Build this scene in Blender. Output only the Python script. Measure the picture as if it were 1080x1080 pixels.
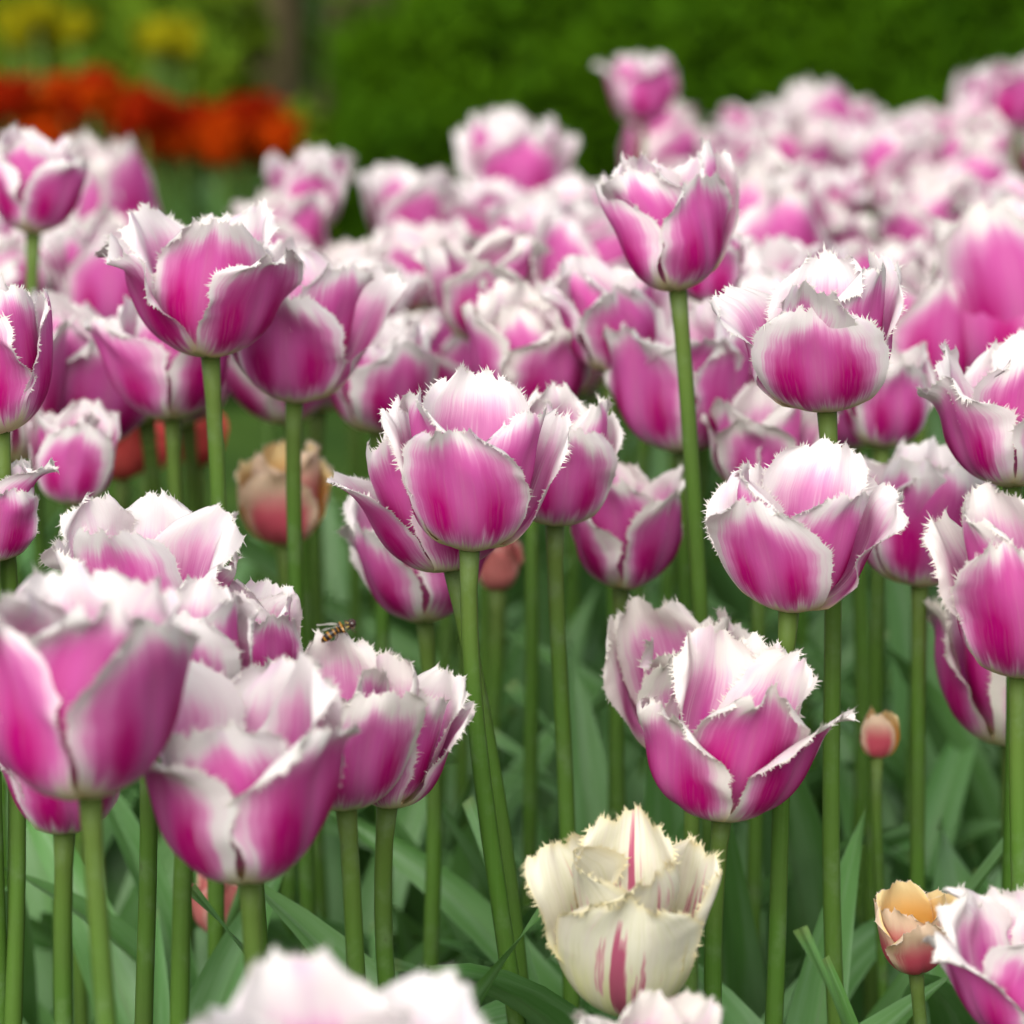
import bpy, math, random
import numpy as np
from mathutils import Vector, Matrix, Quaternion

C = bpy.context.scene
for o in list(bpy.data.objects):
    bpy.data.objects.remove(o)
R = math.radians
PI = math.pi

# ------------------------------------------------------------------ camera
FPX = 3600.0                       # focal length in pixels of the 1080 px photograph
PITCH = R(10.3)
CAM = Vector((0, 0, 0.75))
FOCUS = 1.29
cd = bpy.data.cameras.new('camera')
cam = bpy.data.objects.new('camera', cd)
C.collection.objects.link(cam)
cam.location = CAM
cam.rotation_euler = (R(90) - PITCH, 0, 0)
cd.sensor_width = 36
cd.lens = FPX / 1080 * 36
cd.clip_start = 0.02
cd.clip_end = 3000
cd.dof.use_dof = True
cd.dof.focus_distance = FOCUS
cd.dof.aperture_fstop = 9.0
cd.dof.aperture_blades = 0
C.camera = cam

# ------------------------------------------------------------------ light
SUN_EL, SUN_AZ = R(40), R(192)     # a soft high sun behind the camera's left shoulder
w = bpy.data.worlds.new('World')
C.world = w
w.use_nodes = True
nt = w.node_tree
sky = nt.nodes.new('ShaderNodeTexSky')
sky.sky_type = 'NISHITA'
sky.sun_disc = False
sky.sun_elevation = SUN_EL
sky.sun_rotation = SUN_AZ
sky.air_density = 1.0
sky.dust_density = 4.0
hs = nt.nodes.new('ShaderNodeHueSaturation')
hs.inputs['Saturation'].default_value = 0.35
nt.links.new(sky.outputs[0], hs.inputs['Color'])
nt.links.new(hs.outputs[0], nt.nodes['Background'].inputs[0])
nt.nodes['Background'].inputs[1].default_value = 0.15
ld = bpy.data.lights.new('sun', 'SUN')
ld.energy = 2.0
ld.angle = R(60)
ld.color = (1.0, 0.975, 0.94)
sun = bpy.data.objects.new('sun', ld)
C.collection.objects.link(sun)
sd = Vector((math.cos(SUN_EL) * math.sin(SUN_AZ), math.cos(SUN_EL) * math.cos(SUN_AZ), math.sin(SUN_EL)))
sun.rotation_euler = sd.to_track_quat('Z', 'Y').to_euler()
sun.location = (0, 0, 6)
vs = C.view_settings
vs.view_transform = 'Standard'
vs.look = 'None'
vs.gamma = 1
vs.exposure = 0.34

# ------------------------------------------------------------------ pixel <-> space
RIGHT = Vector((1, 0, 0))
FWD = Vector((0, math.cos(PITCH), -math.sin(PITCH)))
UP = Vector((0, math.sin(PITCH), math.cos(PITCH)))

def P(px, py, d):
    return CAM + d * (FWD + RIGHT * ((px - 540) / FPX) - UP * ((py - 540) / FPX))

def proj(p):
    q = Vector(p) - CAM
    z = q.dot(FWD)
    return 540 + FPX * q.dot(RIGHT) / z, 540 - FPX * q.dot(UP) / z, z

# ------------------------------------------------------------------ node helper
class G:
    def __init__(s, name):
        s.m = bpy.data.materials.new(name)
        s.m.use_nodes = True
        s.t = s.m.node_tree
        s.t.nodes.clear()
    def n(s, typ, **kw):
        x = s.t.nodes.new(typ)
        for k, v in kw.items():
            setattr(x, k, v)
        return x
    def put(s, sock, v):
        if hasattr(v, 'is_output'):
            s.t.links.new(v, sock)
        elif isinstance(v, (tuple, list)) and len(v) == 3 and len(sock.default_value) == 4:
            sock.default_value = (*v, 1)
        else:
            sock.default_value = v
    def math(s, op, a, b=None, c=None, clamp=False):
        x = s.n('ShaderNodeMath', operation=op, use_clamp=clamp)
        s.put(x.inputs[0], a)
        if b is not None: s.put(x.inputs[1], b)
        if c is not None: s.put(x.inputs[2], c)
        return x.outputs[0]
    def add(s, a, b): return s.math('ADD', a, b)
    def sub(s, a, b): return s.math('SUBTRACT', a, b)
    def mul(s, a, b): return s.math('MULTIPLY', a, b)
    def clampv(s, a): return s.math('ADD', a, 0.0, clamp=True)
    def ss(s, lo, hi, x):
        m = s.n('ShaderNodeMapRange', interpolation_type='SMOOTHSTEP')
        s.put(m.inputs[0], x); s.put(m.inputs[1], lo); s.put(m.inputs[2], hi)
        return m.outputs[0]
    def gauss(s, x, c, wd):
        d = s.mul(s.sub(x, c), 1.0 / wd)
        return s.math('EXPONENT', s.mul(s.mul(d, d), -1.0))
    def mix(s, f, a, b):
        m = s.n('ShaderNodeMix', data_type='RGBA')
        s.put(m.inputs[0], f); s.put(m.inputs[6], a); s.put(m.inputs[7], b)
        return m.outputs[2]
    def vec(s, a, b, c):
        x = s.n('ShaderNodeCombineXYZ')
        s.put(x.inputs[0], a); s.put(x.inputs[1], b); s.put(x.inputs[2], c)
        return x.outputs[0]
    def noise(s, vec, scale=1.0, detail=3.0, rough=0.55):
        x = s.n('ShaderNodeTexNoise')
        s.put(x.inputs['Vector'], vec)
        x.inputs['Scale'].default_value = scale
        x.inputs['Detail'].default_value = detail
        x.inputs['Roughness'].default_value = rough
        return x.outputs[0]
    def attr(s, name):
        return s.n('ShaderNodeAttribute', attribute_name=name)
    def sep(s, v):
        x = s.n('ShaderNodeSeparateXYZ')
        s.put(x.inputs[0], v)
        return x.outputs
    def thin(s, col, rough=0.5, spec=0.3, trans=0.3, bump=None, bstr=0.2, bdist=0.001, tcol=None):
        p = s.n('ShaderNodeBsdfPrincipled')
        s.put(p.inputs['Base Color'], col)
        s.put(p.inputs['Roughness'], rough)
        p.inputs['Specular IOR Level'].default_value = spec
        out = s.n('ShaderNodeOutputMaterial')
        if bump is not None:
            b = s.n('ShaderNodeBump')
            b.inputs['Strength'].default_value = bstr
            b.inputs['Distance'].default_value = bdist
            s.put(b.inputs['Height'], bump)
            s.put(p.inputs['Normal'], b.outputs[0])
        if trans:
            t = s.n('ShaderNodeBsdfTranslucent')
            s.put(t.inputs[0], tcol if tcol is not None else col)
            mx = s.n('ShaderNodeMixShader')
            mx.inputs[0].default_value = trans
            s.t.links.new(p.outputs[0], mx.inputs[1])
            s.t.links.new(t.outputs[0], mx.inputs[2])
            s.t.links.new(mx.outputs[0], out.inputs[0])
        else:
            s.t.links.new(p.outputs[0], out.inputs[0])
        return s.m

def petal_coords(g):
    a = g.attr('puv')
    U, v, side = g.sep(a.outputs['Vector'])
    e = g.attr('pe').outputs['Fac']
    oi = g.n('ShaderNodeObjectInfo')
    wr, dp, cr = g.sep(oi.outputs['Color'])
    rnd = oi.outputs['Random']
    s1 = g.noise(g.vec(g.mul(U, 7.0), g.mul(v, 1.6), g.mul(rnd, 37.0)), 1.0, 3.0)
    s2 = g.noise(g.vec(g.mul(U, 30.0), g.mul(v, 2.6), g.mul(rnd, 91.0)), 1.0, 3.0, 0.65)
    s = g.sub(g.add(g.mul(s1, 0.55), g.mul(s2, 0.45)), 0.5)
    return U, v, side, e, wr, dp, cr, rnd, s1, s2, s

def pink_petal():
    g = G('pink_petal')
    U, v, side, e, wr, dp, cr, rnd, s1, s2, s = petal_coords(g)
    aU = g.math('ABSOLUTE', U)
    T = g.add(g.add(g.mul(g.mul(v, v), 0.34), g.mul(side, 0.14)), g.sub(g.add(g.mul(g.sub(wr, 0.5), 0.9), 0.02), g.mul(g.mul(g.gauss(U, 0.0, 0.20), 0.24), g.sub(1.0, side))))
    m = g.ss(g.sub(T, 0.22), g.add(T, 0.62), g.add(e, g.mul(s, 0.75)))
    b = g.ss(0.08, 0.40, g.add(v, g.mul(s, 0.60)))
    k = g.mul(m, b)
    blot = g.mul(g.gauss(aU, 0.42, 0.25), g.gauss(v, 0.43, 0.24))
    f = g.clampv(g.add(g.add(g.mul(blot, 1.25), g.mul(s, 1.1)), g.sub(dp, 0.58)))
    body = g.mix(f, (0.66, 0.118, 0.420), (0.51, 0.003, 0.195))
    rib = g.mul(g.gauss(U, 0.0, 0.11), g.clampv(g.add(0.5, s)))
    body = g.mix(g.mul(rib, 0.6), body, (0.66, 0.20, 0.42))
    inn = g.mix(g.clampv(g.add(blot, g.mul(s, 1.0))), (0.73, 0.28, 0.54), (0.60, 0.06, 0.36))
    line = g.mul(g.gauss(aU, 0.035, 0.014), g.ss(0.9, 0.5, v))
    inn = g.mix(g.mul(line, 0.8), inn, (0.85, 0.62, 0.72))
    body = g.mix(side, body, inn)
    lil = g.noise(g.vec(g.mul(U, 2.2), g.mul(v, 2.5), g.mul(rnd, 53.0)), 1.0, 2.0)
    white = g.mix(g.ss(0.52, 0.75, lil), (0.83, 0.80, 0.785), (0.80, 0.64, 0.74))
    white = g.mix(g.mul(g.ss(0.05, -0.1, e), 1.0), white, (0.86, 0.84, 0.78))
    white = g.mix(g.mul(cr, 0.8), white, (0.84, 0.78, 0.62))
    white = g.mix(g.ss(0.34, 0.06, v), white, (0.78, 0.72, 0.42))
    light = g.mix(side, (0.76, 0.34, 0.58), (0.82, 0.52, 0.68))
    col = g.mix(g.ss(0.0, 0.55, k), white, light)
    col = g.mix(g.ss(0.25, 0.95, k), col, body)
    col = g.mix(g.mul(g.ss(0.45, 0.72, s2), 0.10), col, (0.70, 0.50, 0.60))
    return g.thin(col, 0.6, 0.12, 0.36, bump=s2, bstr=0.35, bdist=0.0006)

def cream_petal():
    g = G('cream_petal')
    U, v, side, e, wr, dp, cr, rnd, s1, s2, s = petal_coords(g)
    fl = g.noise(g.vec(g.mul(U, 12.0), g.mul(v, 1.1), g.mul(rnd, 71.0)), 1.0, 2.0)
    near = g.mul(g.gauss(U, 0.05, 0.40), g.gauss(v, 0.48, 0.42))
    k = g.ss(0.77, 0.93, g.add(g.add(fl, g.mul(near, 0.40)), g.mul(s, 0.75)))
    base = g.mix(g.ss(0.30, 0.75, v), (0.80, 0.78, 0.44), (0.83, 0.81, 0.66))
    base = g.mix(g.mul(g.ss(0.40, 0.65, s1), 0.5), base, (0.80, 0.74, 0.66))
    base = g.mix(g.mul(g.ss(0.45, 0.70, s2), 0.35), base, (0.62, 0.62, 0.34))
    base = g.mix(g.ss(0.25, 0.02, v), base, (0.60, 0.66, 0.30))
    base = g.mix(g.ss(0.16, -0.1, e), base, (0.84, 0.76, 0.48))
    base = g.mix(g.mul(g.gauss(k, 0.3, 0.3), g.ss(0.0, 0.1, k)), base, (0.78, 0.45, 0.48))
    col = g.mix(g.mul(k, 0.9), base, (0.50, 0.05, 0.17))
    return g.thin(col, 0.6, 0.12, 0.30, bump=s2, bstr=0.3, bdist=0.0006)

def peach_petal():
    g = G('peach_petal')
    U, v, side, e, wr, dp, cr, rnd, s1, s2, s = petal_coords(g)
    T = g.add(g.mul(v, 0.30), 0.12)
    m = g.ss(g.sub(T, 0.2), g.add(T, 0.35), g.add(e, g.mul(s, 0.8)))
    m = g.mul(m, g.ss(0.98, 0.5, v))
    out = g.mix(m, (0.80, 0.62, 0.45), (0.62, 0.10, 0.15))
    inn = g.mix(g.ss(0.95, 0.55, v), (0.86, 0.70, 0.36), (0.90, 0.52, 0.12))
    rim = g.ss(0.06, -0.1, e)
    col = g.mix(side, out, inn)
    col = g.mix(rim, col, (0.84, 0.72, 0.62))
    col = g.mix(g.ss(0.22, 0.05, v), col, (0.72, 0.62, 0.30))
    return g.thin(col, 0.5, 0.3, 0.34, bump=s2, bstr=0.3, bdist=0.0006)

def flat_petal(name, c1, c2, edge=None):
    g = G(name)
    U, v, side, e, wr, dp, cr, rnd, s1, s2, s = petal_coords(g)
    col = g.mix(g.clampv(g.add(0.5, g.mul(s, 2.0))), c1, c2)
    if edge:
        col = g.mix(g.ss(0.3, 0.0, e), col, edge)
    return g.thin(col, 0.7, 0.05, 0.34)

def stem_mat():
    g = G('green_stem')
    tc = g.n('ShaderNodeTexCoord')
    oi = g.n('ShaderNodeObjectInfo')
    x, y, z = g.sep(tc.outputs['Object'])
    a = g.attr('along').outputs['Fac']
    n1 = g.noise(g.vec(g.mul(x, 900.0), g.mul(y, 900.0), g.mul(z, 14.0)), 1.0, 2.0)
    n2 = g.noise(g.vec(g.mul(x, 20.0), g.mul(y, 20.0), g.add(g.mul(z, 20.0), g.mul(oi.outputs['Random'], 40.0))), 1.0, 3.0)
    c = g.mix(oi.outputs['Random'], (0.045, 0.128, 0.009), (0.070, 0.148, 0.017))
    c = g.mix(g.mul(g.ss(0.35, 0.75, n2), 0.55), c, (0.055, 0.085, 0.02))
    c = g.mix(g.mul(n1, 0.4), c, (0.11, 0.19, 0.05))
    c = g.mix(g.mul(g.ss(0.80, 1.0, a), 0.5), c, (0.13, 0.17, 0.04))
    bl = g.noise(g.vec(g.mul(x, 60.0), g.mul(y, 60.0), g.add(g.mul(z, 55.0), g.mul(oi.outputs['Random'], 90.0))), 1.0, 4.0, 0.65)
    c = g.mix(g.mul(g.ss(0.50, 0.75, bl), 0.35), c, (0.16, 0.23, 0.12))
    c = g.mix(g.mul(g.ss(0.66, 0.72, bl), 0.35), c, (0.045, 0.06, 0.015))
    return g.thin(c, 0.5, 0.14, 0, bump=n1, bstr=0.25, bdist=0.0005)

def leaf_mat(name, ca, cb, cg):
    g = G(name)
    a = g.attr('puv')
    U, v, sd = g.sep(a.outputs['Vector'])
    oi = g.n('ShaderNodeObjectInfo')
    rnd = oi.outputs['Random']
    st = g.noise(g.vec(g.mul(U, 26.0), g.mul(v, 1.2), g.mul(rnd, 31.0)), 1.0, 2.0)
    bl = g.noise(g.vec(g.mul(U, 2.0), g.mul(v, 4.0), g.mul(rnd, 77.0)), 1.0, 3.0)
    c = g.mix(rnd, ca, cb)
    c = g.mix(g.mul(g.ss(0.4, 0.7, bl), 0.6), c, cg)
    c = g.mix(g.mul(g.sub(st, 0.3), 0.5), c, cg)
    c = g.mix(g.mul(g.gauss(U, 0.0, 0.05), 0.4), c, (0.13, 0.20, 0.09))
    c = g.mix(g.mul(g.ss(0.98, 1.0, v), 0.3), c, (0.22, 0.20, 0.06))
    return g.thin(c, 0.42, 0.45, 0.25, bump=st, bstr=0.3, bdist=0.0008, tcol=g.mix(0.5, c, (0.10, 0.22, 0.02)))

def plain_mat(name, ca, cb, scale, rough=0.8, spec=0.2, trans=0, bump=0.0):
    g = G(name)
    tc = g.n('ShaderNodeTexCoord')
    n = g.noise(tc.outputs['Object'], scale, 5.0, 0.6)
    c = g.mix(g.ss(0.3, 0.7, n), ca, cb)
    return g.thin(c, rough, spec, trans, bump=n if bump else None, bstr=0.6, bdist=bump or 0.001)

def foliage_mat(name, ca, cb):
    g = G(name)
    a = g.attr('tone').outputs['Fac']
    tc = g.n('ShaderNodeTexCoord')
    n = g.noise(tc.outputs['Object'], 3.0, 3.0)
    c = g.mix(g.clampv(g.add(g.mul(a, 0.7), g.mul(g.sub(n, 0.35), 0.9))), ca, cb)
    return g.thin(c, 0.7, 0.04, 0.25)

M_PINK = pink_petal()
M_CREAM = cream_petal()
M_PEACH = peach_petal()
M_CORAL = flat_petal('coral_petal', (0.72, 0.06, 0.07), (0.78, 0.16, 0.14))
M_SALMON = flat_petal('salmon_petal', (0.62, 0.16, 0.16), (0.72, 0.28, 0.25), (0.75, 0.45, 0.38))
M_ORANGE = flat_petal('orange_petal', (0.62, 0.085, 0.001), (0.36, 0.012, 0.001))
M_RED = flat_petal('dark_red_petal', (0.26, 0.008, 0.001), (0.36, 0.02, 0.001))
M_YELLOW = flat_petal('yellow_petal', (0.42, 0.34, 0.004), (0.33, 0.34, 0.01))
M_STEM = stem_mat()
M_LEAF = leaf_mat('tulip_leaf', (0.074, 0.215, 0.045), (0.105, 0.265, 0.052), (0.225, 0.390, 0.190))
M_SOIL = plain_mat('dark_soil', (0.018, 0.013, 0.009), (0.045, 0.032, 0.02), 40, 0.95, 0.1, 0, 0.01)
M_GRASS = plain_mat('lawn_grass', (0.022, 0.055, 0.008), (0.045, 0.09, 0.012), 6, 0.9, 0.1)
M_HEDGE = foliage_mat('hedge_leaf', (0.018, 0.060, 0.001), (0.062, 0.145, 0.002))
M_SHRUB = foliage_mat('shrub_leaf', (0.055, 0.13, 0.008), (0.180, 0.260, 0.014))
M_CORE = plain_mat('hedge_core', (0.012, 0.018, 0.006), (0.02, 0.028, 0.008), 20)  # dark colour of the added solid core that fills the hedge
M_BARK = plain_mat('tree_bark', (0.055, 0.044, 0.020), (0.105, 0.085, 0.040), 14, 0.9, 0.1, 0, 0.02)

# ------------------------------------------------------------------ mesh helpers
def mesh_np(name, V, quads, tris, mats, attrs, matidx=None, smooth=True):
    me = bpy.data.meshes.new(name)
    nq, nt_ = len(quads), len(tris)
    V = np.asarray(V, np.float32)
    me.vertices.add(len(V))
    me.vertices.foreach_set('co', V.ravel())
    loops = np.concatenate([np.asarray(quads, np.int32).ravel(), np.asarray(tris, np.int32).ravel()]).astype(np.int32)
    me.loops.add(len(loops))
    me.loops.foreach_set('vertex_index', loops)
    me.polygons.add(nq + nt_)
    st = np.concatenate([np.arange(nq) * 4, nq * 4 + np.arange(nt_) * 3]).astype(np.int32)
    me.polygons.foreach_set('loop_start', st)
    if matidx is not None:
        me.polygons.foreach_set('material_index', np.asarray(matidx, np.int32))
    me.polygons.foreach_set('use_smooth', np.full(nq + nt_, smooth, bool))
    for m in mats:
        me.materials.append(m)
    for nm, (tp, data) in attrs.items():
        a = me.attributes.new(nm, tp, 'POINT')
        a.data.foreach_set('vector' if tp == 'FLOAT_VECTOR' else 'value', np.asarray(data, np.float32).ravel())
    me.update(calc_edges=True)
    me.validate()
    return me

def link(name, data, parent=None, mat=None):
    o = bpy.data.objects.new(name, data)
    C.collection.objects.link(o)
    if parent is not None:
        o.parent = parent
    return o

def tag(o, label, cat, group=None, kind=None):
    if label: o['label'] = label
    if cat: o['category'] = cat
    if group: o['group'] = group
    if kind: o['kind'] = kind
    return o

def sstep(x):
    x = np.clip(x, 0, 1)
    return x * x * (3 - 2 * x)

# ------------------------------------------------------------------ petals
def petal_mesh(rng, mat, L=0.070, W=0.0275, t0=12, t1=86, vk=0.50, flare=0.0, ruf=0.0022, roll=(0.1, 0.1),
               cup=1.0, vm=0.60, tip=2.3, nu=20, nv=26, fringe=1.0, spacing=0.00085, r0=0.0035, twist=0.0, fsz=1.0):
    hv = np.linspace(0, 1.1, 264)
    th = R(t0) + (R(t1) - R(t0)) * np.clip(sstep(hv / vk), 0, 1) ** 0.75
    th = th - R(flare) * np.clip((hv - 0.52) / 0.48, 0, 1.25) ** 1.6
    dr = np.cos(th) * L / 239
    dz = np.sin(th) * L / 239
    hr = r0 + np.concatenate([[0], np.cumsum((dr[1:] + dr[:-1]) / 2)])
    hz = np.concatenate([[0], np.cumsum((dz[1:] + dz[:-1]) / 2)])
    t = np.linspace(0, 1, nv + 1)
    v = 1 - (1 - t) ** 1.45
    lo = 0.50 + 0.50 * np.sin(PI / 2 * np.clip(v / vm, 0, 1)) ** 1.15
    x = np.clip((v - vm) / (1 - vm), 0, 1)
    topw = rng.uniform(0.42, 0.62)
    wd = W * np.where(v < vm, lo, 1 - (1 - topw) * x ** tip)
    ph = rng.uniform(0, 6.28, 8)
    wd = wd * (1 + sstep((v - 0.3) * 3) * (0.020 * np.sin(v * 21 + ph[0]) + 0.016 * np.sin(v * 47 + ph[1])))
    U = np.linspace(-1, 1, nu + 1)
    UU, V0 = np.meshgrid(U, v)
    drop = 0.075 * np.abs(UU) ** 2.4 + 0.018 * np.sin(UU * 6.0 + ph[6]) * np.abs(UU) + 0.010 * np.sin(UU * 15 + ph[7])
    notch = 0.02 * rng.uniform(-1.0, 0.9) * np.exp(-(UU / 0.16) ** 2)
    VV = np.clip(V0 * (1 - (drop + notch) * V0 ** 2), 0, 1.1)
    rr, zz, aa = [np.interp(VV.ravel(), hv, q).reshape(VV.shape) for q in (hr, hz, th)]
    ww = np.repeat(wd[:, None], nu + 1, 1)
    Rc = cup * np.clip(rr / np.maximum(np.sin(aa), 0.35), 0.010, 0.045)
    fi = UU * ww / Rc
    nx, nz = -np.sin(aa), np.cos(aa)
    off = Rc * (1 - np.cos(fi))
    off += 0.0013 * np.exp(-(UU / 0.11) ** 2) * sstep(VV * 4) * (1 - 0.6 * VV)
    ec = np.maximum(np.abs(UU) ** 3, VV ** 5) * sstep((VV - 0.2) * 2)
    for k in range(5):
        kx, ky = rng.uniform(-7, 7), rng.uniform(3, 15)
        off += ruf * ec * rng.uniform(0.3, 0.9) * np.sin(kx * UU + ky * VV + rng.uniform(0, 6.28))
    for k in range(3):
        off += 0.0009 * sstep(VV * 2) * np.sin(rng.uniform(1, 4) * UU + rng.uniform(2, 6) * VV + rng.uniform(0, 6.28))
    for sgn, q in ((-1, roll[0]), (1, roll[1])):
        off -= q * W * (np.clip(sgn * UU - 0.40, 0, 1) / 0.6) ** 2 * sstep((VV - 0.25) / 0.5)
    X = rr + nx * off
    Z = zz + nz * off
    Y = Rc * np.sin(fi) + twist * (zz ** 2) * 8
    # small jagged height change along the top
    Z += 0.0012 * VV ** 8 * np.sin(UU * 9 + ph[2]) + 0.0008 * VV ** 8 * np.sin(UU * 23 + ph[3])
    Pn = np.stack([X, Y, Z], -1)
    du = np.gradient(Pn, axis=1); dv = np.gradient(Pn, axis=0)
    N = np.cross(dv, du)
    N /= np.linalg.norm(N, axis=2, keepdims=True) + 1e-12
    inw = np.stack([nx, 0 * nx, nz], -1)
    N *= np.sign((N * inw).sum(-1, keepdims=True) + 1e-9)
    ea = np.maximum((1 - np.abs(UU)) * ww, 1e-5); eb = np.maximum((1.0 - V0) * L * 0.85, 1e-5)
    edge = (ea ** -2.5 + eb ** -2.5) ** (-1 / 2.5)
    thk = 0.00007 + 0.00045 * np.clip(edge / 0.006, 0, 1)
    A = Pn; B = Pn + N * thk[..., None]
    nvt = (nv + 1) * (nu + 1)
    idx = np.arange(nvt).reshape(nv + 1, nu + 1)
    q = np.stack([idx[:-1, :-1], idx[:-1, 1:], idx[1:, 1:], idx[1:, :-1]], -1).reshape(-1, 4)
    # outward facing outer sheet
    fn = np.cross(A.reshape(-1, 3)[q[:, 1]] - A.reshape(-1, 3)[q[:, 0]], A.reshape(-1, 3)[q[:, 3]] - A.reshape(-1, 3)[q[:, 0]])
    if (fn * N.reshape(-1, 3)[q[:, 0]]).sum() > 0:
        q = q[:, ::-1]
    quads = [q, q[:, ::-1] + nvt]
    V = [A.reshape(-1, 3), B.reshape(-1, 3)]
    uv = np.stack([UU, VV, 0 * UU], -1).reshape(-1, 3)
    uv2 = uv.copy(); uv2[:, 2] = 1
    ed = (edge / 0.02).reshape(-1)
    UVs = [uv, uv2]; E = [ed, ed]
    tris = np.zeros((0, 3), int)
    if fringe > 0:
        rng = np.random.default_rng(int(ph[0] * 1e6))
        mid = (A + B) / 2
        i0 = int(np.searchsorted(v, 0.34))
        path = [(i, 0) for i in range(i0, nv + 1)] + [(nv, j) for j in range(1, nu + 1)] + [(i, nu) for i in range(nv - 1, i0 - 1, -1)]
        pin = [(i, 1) for i in range(i0, nv + 1)] + [(nv - 1, j) for j in range(1, nu + 1)] + [(i, nu - 1) for i in range(nv - 1, i0 - 1, -1)]
        pp = np.array([mid[i, j] for i, j in path]); pi = np.array([mid[i, j] for i, j in pin])
        pnn = np.array([N[i, j] for i, j in path]); pv = np.array([v[i] for i, j in path]); pu = np.array([U[j] for i, j in path])
        # outward: away from the inside neighbour, made perpendicular to the margin
        tg = np.gradient(pp, axis=0); tg /= np.linalg.norm(tg, axis=1, keepdims=True) + 1e-9
        od = pp - pi
        od -= tg * (od * tg).sum(1, keepdims=True)
        od /= np.linalg.norm(od, axis=1, keepdims=True) + 1e-9
        seg = np.linalg.norm(np.diff(pp, axis=0), axis=1)
        cum = np.concatenate([[0], np.cumsum(seg)])
        n = max(8, int(cum[-1] / spacing))
        ss_ = np.sort(rng.uniform(0, cum[-1], n))
        ip = lambda arr: np.stack([np.interp(ss_, cum, arr[:, k]) for k in range(3)], -1)
        b, o_, tt, nn = ip(pp), ip(od), ip(tg), ip(pnn)
        vv = np.interp(ss_, cum, pv)
        amp = 0.45 + 0.55 * sstep((vv - 0.36) / 0.3)
        cl = 0.55 + 0.45 * np.sin(ss_ * 900 + ph[4]) * np.sin(ss_ * 370 + ph[5])
        ln = fringe * fsz ** 0 * amp * np.clip(rng.lognormal(math.log(0.0017), 0.40, n), 0.0006, 0.0036) * (0.6 + 0.6 * cl)
        d = o_ + tt * (rng.normal(0, 0.22, (n, 1)) + 0.28 * np.sin(ss_ * 420 + ph[2])[:, None]) + nn * rng.normal(0.05, 0.35, (n, 1))
        d /= np.linalg.norm(d, axis=1, keepdims=True)
        rb = fsz * np.clip(ln * 0.17, 0.00022, 0.00042)[:, None]
        st = b - o_ * 0.0003
        bw = tt - d * (tt * d).sum(1, keepdims=True)
        mid_ = st + d * ln[:, None] * 0.55 + nn * rng.normal(0, 0.0001, (n, 1))
        ring = [st - tt * rb, st + tt * rb, mid_ + bw * rb * 0.45, mid_ - bw * rb * 0.45, st + d * ln[:, None]]
        fv = np.stack(ring, 1).reshape(-1, 3)
        base = 2 * nvt + np.arange(n) * 5
        quads.append(np.stack([base, base + 1, base + 2, base + 3], -1))
        tris = np.stack([base + 3, base + 2, base + 4], -1)
        V.append(fv)
        fu = np.repeat(np.stack([np.interp(ss_, cum, pu), vv, 0 * vv], -1), 5, 0)
        UVs.append(fu); E.append(np.full(5 * n, -0.2))
    me = mesh_np('petal', np.concatenate(V), np.concatenate(quads), tris, [mat],
                 {'puv': ('FLOAT_VECTOR', np.concatenate(UVs)), 'pe': ('FLOAT', np.concatenate(E))})
    rmax = float(np.sqrt(X ** 2 + Y ** 2).max())
    return me, float(X.max())

def head_petals(seed, mat, op=0.5, hi=True, rufk=1.0, flares=None, fringe=1.0, squat=1.0, prof=(0, 0)):
    """six petals: three outer, three inner; op 0 = closed cup, 1 = wide open"""
    rng = np.random.default_rng(seed)
    out = []
    for i in range(6):
        outer = i < 3
        az = (i % 3) * 120 + (0 if outer else 60) + rng.normal(0, 5)
        if outer:
            t1 = 91 - 20 * op + rng.normal(0, 3.0); t0 = 10 + 8 * (1 - op) + rng.normal(0, 3); cup = rng.uniform(1.05, 1.30)
        else:
            t1 = 95 - 16 * op + rng.normal(0, 3.0); t0 = 24 + 8 * (1 - op) + rng.normal(0, 3); cup = rng.uniform(0.82, 1.0)
        t0 += prof[0]; t1 += prof[1]
        fl = rng.normal(2 + 20 * op, 14) if outer else rng.normal(-2 + 14 * op, 11)
        if flares and i in flares:
            fl = flares[i]
        L = squat * 0.0675 * rng.uniform(0.94, 1.06) * (1.0 if outer else 1.04)
        W = 0.0285 * rng.uniform(0.93, 1.08) * (1.0 if outer else 0.96)
        me, xm = petal_mesh(rng, mat, L=L, W=W, t0=t0, t1=t1, vk=0.58 + 0.10 * op, flare=fl,
                            ruf=0.0026 * rufk * rng.uniform(0.6, 1.4), roll=(rng.uniform(-0.12, 0.22) * (0.4 + op), rng.uniform(-0.12, 0.22) * (0.4 + op)),
                            cup=cup, vm=rng.uniform(0.55, 0.66), tip=rng.uniform(2.1, 2.9),
                            nu=24 if hi else 12, nv=32 if hi else 16, fringe=fringe * rng.uniform(0.8, 1.15), spacing=0.0004 if hi else 0.0018,
                            r0=0.0038 if outer else 0.0024, twist=rng.normal(0, 0.25), fsz=0.85 if hi else 1.6)
        out.append((me, R(az), xm))
    width = 2 * max(x for _, _, x in out) * 0.95
    return out, width

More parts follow.
